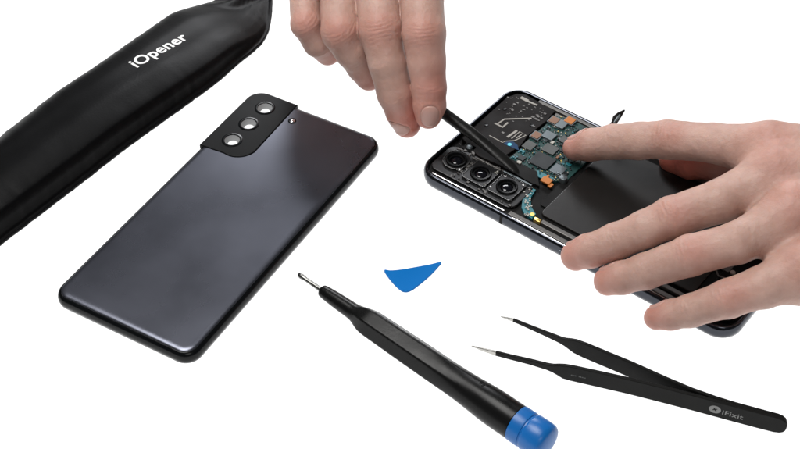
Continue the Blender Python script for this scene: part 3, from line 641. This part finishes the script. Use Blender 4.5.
def build_hand(name, label, fingers, palm, nails, wrinkles, flush, loc, h=.62):
    sdf = Hand(fingers, palm)
    own = [Hand([min(fingers, key=lambda fg: np.linalg.norm(fg[0][0]-nl[0]))], palm) for nl in nails]
    pts = [p for fg in fingers for p, r in fg]+[q for a, b, ra, rb in palm for q in (a, b)]
    rmax = 34; lo = np.min(pts, 0)-rmax; hi = np.max(pts, 0)+rmax
    V, Fq = surface(sdf, lo, hi, h)
    V -= grad(sdf, V)*np.clip(sdf(V), -.4, .4)[:, None]
    Nn = grad(sdf, V)
    # relief: knuckle folds, tendons, nail beds
    disp = np.zeros(len(V)); fl = np.zeros(len(V))
    for (c, ax, nm, wd, amp, offs) in wrinkles:
        ax, nm = unit(ax), np.array(nm, float); nm = unit(nm-(nm @ ax)*ax); sd = np.cross(ax, nm); q = V-c
        s_, t_, hh = q @ ax, q @ sd, q @ nm; near = (np.abs(s_) < 12) & (np.abs(t_) < 16) & (hh > -2)
        dz = np.zeros(len(V)); side = np.exp(-(t_/wd)**2)*np.clip((Nn @ nm)*1.6, 0, 1)
        for i, (o, a_) in enumerate(offs):
            jit = .5*np.sin(t_*.9+i*2.1)+.3*np.sin(t_*2.3+i)
            dz -= a_*np.exp(-((s_-o-np.sign(o)*.02*t_**2-jit*.35)/.42)**2)
        dz += .25*np.exp(-(s_/3.2)**2)
        disp += np.where(near, dz*side*amp, 0)
    for (c, w_, am) in flush: fl += am*np.exp(-((V-c)**2).sum(1)/w_**2)
    beds = []
    for (c, ax, nm, w, l), of in zip(nails, own):
        ax = unit(ax); nm = np.array(nm, float); nm = unit(nm-(nm @ ax)*ax); sd = np.cross(ax, nm); q = V-c
        x, y, hh = (q @ sd)/(w/2), (q @ ax)/(l/2), q @ nm
        rr = (np.abs(x)**2.3+np.abs(y)**2.3)**(1/2.3)
        m = (hh > 0) & (hh < 11) & (rr < 1.6) & ((Nn @ nm) > .1); m[m] = np.abs(of(V[m])) < .5
        disp += np.where(m, -.32*np.exp(-((rr-1.0)/.12)**2)+.16*np.exp(-((rr-1.22)/.13)**2)*(y < .5)-.25*(rr < 1), 0)
    V2 = V+Nn*disp[:, None]
    n0 = np.array([noise.fractal(Vector(v*.09), 1, 2, 3) for v in V]) if len(V) < 400000 else 0
    V2 += Nn*(n0*.22)[:, None]
    me = bpy.data.meshes.new(name); me.vertices.add(len(V2)); me.vertices.foreach_set('co', V2.ravel())
    me.loops.add(len(Fq)*4); me.loops.foreach_set('vertex_index', Fq.ravel().astype(np.int32))
    me.polygons.add(len(Fq)); me.polygons.foreach_set('loop_start', np.arange(0, len(Fq)*4, 4, dtype=np.int32)); me.update(calc_edges=True); me.validate()
    a = me.attributes.new('flush', 'FLOAT', 'POINT'); a.data.foreach_set('value', np.clip(fl*1.2, 0, 1).astype(np.float32))
    o = link(name, me, M['skin'], None, loc=loc, smooth='all'); tag(o, label, 'hand')
    for (c, ax, nm, w, l), of in zip(nails, own):
        ax = unit(ax); nm = np.array(nm, float); nm = unit(nm-(nm @ ax)*ax); sd = np.cross(ax, nm)
        K = 14; rings = []; flat = []
        for i in range(1, K+1):
            rad = i/K
            for k in range(40):
                th = 2*math.pi*k/40; cx, cy = math.cos(th), math.sin(th)
                g = (abs(cx)**2.3+abs(cy)**2.3)**(-1/2.3)*rad
                flat.append((cx*g, cy*g, rad))
        flat = [(0, 0, 0)]+flat; Q = np.array([c+sd*x*w/2+ax*y*l/2+nm*14 for x, y, _ in flat])
        for _ in range(50): dd = of(Q); Q -= nm*np.clip(dd, -2, 2)[:, None]*.9
        rad = np.array([f_[2] for f_ in flat]); ytip = np.array([f_[1] for f_ in flat])
        lift = .36*np.sqrt(np.clip(1-rad**6, 0, 1))-.28*(rad > .97)+.25*np.clip(ytip-.4, 0, 1)-.02
        Qt = Q+nm*lift[:, None]; Qb = Q-nm*1.2; Vn = np.concatenate([Qt, Qb]); nq = len(Q); Fc = []
        for base, inv_ in ((0, False), (nq, True)):
            for k in range(40):
                t3 = [base, base+1+k, base+1+(k+1) % 40]; Fc.append(t3[::-1] if inv_ else t3)
            for i in range(K-1):
                for k in range(40):
                    a_, b_ = base+1+i*40, base+1+(i+1)*40; qd = [a_+k, b_+k, b_+(k+1) % 40, a_+(k+1) % 40]; Fc.append(qd[::-1] if inv_ else qd)
        e = 1+(K-1)*40
        for k in range(40): Fc.append([e+k, nq+e+k, nq+e+(k+1) % 40, e+(k+1) % 40])
        link('fingernail', pm(Vn, Fc), M['nail'], o, smooth=True)
    return o

FOLDS_PIP = [(-4.2, .16), (-2.4, .3), (-.8, .38), (.9, .36), (2.6, .28), (4.6, .14)]
FOLDS_DIP = [(-1.8, .22), (-.3, .32), (1.3, .2)]

def left_hand():
    I = [J(575.5, 148, 14, 12.6), J(590, 145, 17.5, 16.2), J(613, 141.8, 22.5, 17.2), J(640, 140.8, 28, 18.6), J(668, 139.6, 33, 19.4), J(715, 143, 40, 20), J(768, 152, 45, 27)]
    Mi = [J(576, 255.5, 9, 15.2), J(590, 251, 13.5, 17.2), J(616, 241.5, 20, 18.2), J(645, 229, 28, 19), J(672, 217, 34, 20.8), J(720, 201, 41, 21.8), J(775, 177, 47, 27)]
    Ri = [J(608, 281, 8.5, 14.6), J(622, 278, 12.5, 16.6), J(645, 271.5, 19, 17.8), J(690, 255.5, 31, 20.8), J(737, 243, 39, 21), J(790, 216, 44, 26)]
    Pi = [J(656.5, 317.5, 7.2, 12.6), J(671, 315, 10.5, 15), J(690, 311, 15, 16.4), J(728, 298.5, 25, 19.5), J(763, 287, 31, 21.5), J(805, 271, 36, 26)]
    Th = [J(672, 160, 9.5, 13), J(690, 163, 12, 16), J(712, 162, 17, 17.5), J(755, 172, 27, 22), J(830, 190, 36, 30)]
    W = at(985, 205, 52); m = [x[-1][0] for x in (I, Mi, Ri, Pi)]; mean = sum(m)/4; palm = []
    cps = [W+(q-mean)*.42 for q in m]
    for q, c, r0, r1 in zip(m, cps, (12.2, 12, 11.4, 10.8), (14, 14.5, 14, 13)): palm.append((q, c, r0, r1))
    low = np.array([0, 0, -11.])
    palm.append((m[3]+np.array([10, -3, -7.]), cps[3]+low*.6, 10, 14)); palm.append((m[1]+np.array([16, 0, -10.]), cps[1]+low, 11, 15))
    palm.append((Th[-1][0], cps[0]+low, 13.5, 15))
    fa = unit(W-mean)
    palm.append((W+low*.3, W+fa*75, 21, 27)); palm.append((W+np.array([0, 9, -4.]), W+fa*75+np.array([0, 9, 0.]), 19, 25)); palm.append((W+np.array([0, -9, -4.]), W+fa*75+np.array([0, -9, 0.]), 19, 25))
    ax = lambda fg, i: unit(fg[i][0]-fg[i+1][0])
    nails = [(I[0][0]+np.array([2.2, 0, 1.]), ax(I, 0)*.6+ax(I, 1)*.4, (-.2, .62, .75), 9.6, 11), (Mi[0][0]+np.array([2, 0, 1.]), ax(Mi, 0), (-.1, .75, .65), 10, 11),
             (Ri[0][0]+np.array([2, 0, 1.]), ax(Ri, 0), (-.1, .78, .62), 9.5, 10.5), (Pi[0][0]+np.array([2, 0, 1.]), ax(Pi, 0), (-.1, .72, .68), 8, 9)]
    wr = []; up = (0, -.05, 1); cam_up = (0, -.35, .94)
    for fg, kp_, kd in ((I, 4, 2), (Mi, 4, 2), (Ri, 3, 2), (Pi, 3, 2)):
        wr.append((fg[kp_][0], ax(fg, kp_-1), cam_up, 7.5, .85, FOLDS_PIP)); wr.append((fg[kd][0], ax(fg, kd-1), cam_up, 6, .75, FOLDS_DIP))
    flush = [(x[0][0], 9, .55) for x in (I, Mi, Ri, Pi)]+[(x[i][0]+np.array([0, -4, 7.]), 8, .30) for x, i in ((I, 4), (Mi, 4), (Ri, 3), (Pi, 3))]+[(x[-1][0]+np.array([0, -3, 9.]), 11, .32) for x in (I, Mi, Ri, Pi)]
    flush += [(Th[0][0], 12, .8), (Th[1][0], 12, .6), (Th[2][0], 14, .6), (Th[3][0], 16, .5)]
    # webs and tendons
    tend = [(q+(c-q)*.02+np.array([0, 0, 6.5]), q+(c-q)*.75+np.array([0, 0, 7.]), 6.2, 6.5) for q, c in zip(m, cps)]
    palm += tend
    for a, b in ((Mi, I), (Ri, Mi), (Pi, Ri)):
        palm.append((a[-1][0]*.72+a[-2][0]*.28+np.array([0, 0, -4.]), b[-1][0]*.72+b[-2][0]*.28+np.array([0, 0, -4.]), 6.5, 6.5))
    build_hand('hand', 'bare hand reaching in from the right, four fingers spread over the opened phone', [I, Mi, Ri, Pi, Th], palm, nails, wr, flush, (*W[:2], 0))
left_hand()

def right_hand():
    I = [J(428.5, 115.5, 25, 13.2), J(429.5, 106, 29.5, 16.2), J(429, 87, 38, 17.2), J(426.5, 62, 49, 18.8), J(424, 33, 61, 21.6), J(421.5, -5, 70, 21.8), J(414, -62, 76, 27)]
    Mi = [J(407, 124.5, 13.5, 13.5), J(402.5, 112, 20.5, 16.4), J(395.5, 93, 31, 18.2), J(387, 62, 46, 18.9), J(380, 30, 59, 21.4), J(378, -8, 68, 22), J(366, -62, 76, 27)]
    Ri = [J(369, 76, 28, 14.4), J(363.5, 66, 34, 16.6), J(352, 50, 45, 17.5), J(340, 32, 55, 19), J(339, -10, 65, 19.2), J(326, -60, 72, 26)]
    Pi = [J(327.5, 52, 32, 13.2), J(318, 42, 42, 14.6), J(306.5, 24, 52, 15.4), J(305.5, -12, 60, 17), J(294, -50, 66, 24)]
    Th = [J(427, 103, 9.5, 14.5), J(424, 85, 12, 16), J(419, 55, 20, 17), J(412, 5, 32, 19.5), J(395, -80, 48, 28)]
    W = at(335, -250, 82); m = [x[-1][0] for x in (I, Mi, Ri, Pi)]; mean = sum(m)/4; palm = []
    cps = [W+(q-mean)*.42 for q in m]; low = np.array([0, 0, -11.])
    for q, c, r0, r1 in zip(m, cps, (12.2, 12, 11.4, 10.8), (14, 14.5, 14, 13)): palm.append((q, c, r0, r1))
    palm.append((m[3]+low*.7, cps[3]+low*.6, 10, 14)); palm.append((m[1]+low+unit(W-mean)*15, cps[1]+low, 11, 15)); palm.append((Th[-1][0], cps[0]+low, 13.5, 15))
    fa = unit(W-mean)
    for dx in (-9, 0, 9): palm.append((W+np.array([dx, 0, -4.]), W+fa*70+np.array([dx, 0, 0.]), 19, 25))
    ax = lambda fg, i: unit(fg[i][0]-fg[i+1][0])
    tc = unit(CAM-I[1][0])
    nails = [(at(429.8, 113.5, 27), ax(I, 0)*.4+ax(I, 1)*.6, tc+np.array([.02, 0, 0]), 9.0, 11.2), (at(404.5, 124, 16), ax(Mi, 0), tc+np.array([-2.2, -.3, -.1]), 8.6, 9.5)]
    wr = []
    for fg, kp_, kd in ((I, 4, 2), (Mi, 4, 2), (Ri, 3, 2), (Pi, 2, 1)):
        wr.append((fg[kp_][0], ax(fg, kp_-1), (0, -.7, .7), 8, .85, FOLDS_PIP)); wr.append((fg[kd][0], ax(fg, kd-1), (0, -.7, .7), 6.5, .8, FOLDS_DIP))
    flush = [(x[0][0], 10, .6) for x in (I, Mi, Ri, Pi)]+[(x[i][0]+np.array([0, -6, 5.]), 9, .38) for x, i in ((I, 4), (Mi, 4), (Ri, 3), (Pi, 2))]
    flush += [(I[2][0]+np.array([0, -5, 4.]), 10, .3), (Mi[1][0], 13, .4), (I[3][0]+np.array([6, 0, 0.]), 9, .35), (I[2][0]+np.array([6, 0, 0.]), 9, .4)]
    for a, b in ((Mi, I), (Ri, Mi), (Pi, Ri)):
        palm.append((a[-1][0]*.75+a[-2][0]*.25+np.array([0, 0, -4.]), b[-1][0]*.75+b[-2][0]*.25+np.array([0, 0, -4.]), 6.5, 6.5))
    build_hand('hand', 'bare hand coming down from the top edge, fingertips pinching the black pry tool', [I, Mi, Ri, Pi, Th], palm, nails, wr, flush, (*W[:2], 0))
right_hand()

# ------------------------------------------------------------------ lights
def area(name, loc, target, sx, sy, power, col=(1, 1, 1)):
    l = bpy.data.lights.new(name, 'AREA'); l.shape = 'RECTANGLE'; l.size = sx; l.size_y = sy; l.energy = power; l.color = col
    o = bpy.data.objects.new(name, l); COL.objects.link(o); o.location = loc
    o.rotation_euler = (Vector(target)-Vector(loc)).to_track_quat('-Z', 'Y').to_euler(); return o
area('added_under_light', (0, .1, -.12), (0, .1, 1), 2.6, 2.6, 31.5)  # unseen lamp, added below the sheet to keep the table white and shadowless
area('overhead_softbox', (-.30, .10, 1.05), (0, .03, 0), .6, .5, 12, (1, .985, .965))
area('front_softbox', (.15, -1.0, 1.0), (0, .05, 0), .5, .4, 2.5, (1, .99, .97))
area('far_softbox', (.0, 1.3, .74), (-.08, .07, 0), .55, .30, 9.0, (.96, .97, 1))
w = bpy.data.worlds.new('World'); scene.world = w; w.use_nodes = True
w.node_tree.nodes['Background'].inputs[0].default_value = (.95, .97, 1, 1); w.node_tree.nodes['Background'].inputs[1].default_value = .08
vs = scene.view_settings; vs.view_transform = 'Standard'; vs.look = 'None'; vs.exposure = 0; vs.gamma = 1
scene.cycles.use_denoising = True
scene.cycles.max_bounces = 8
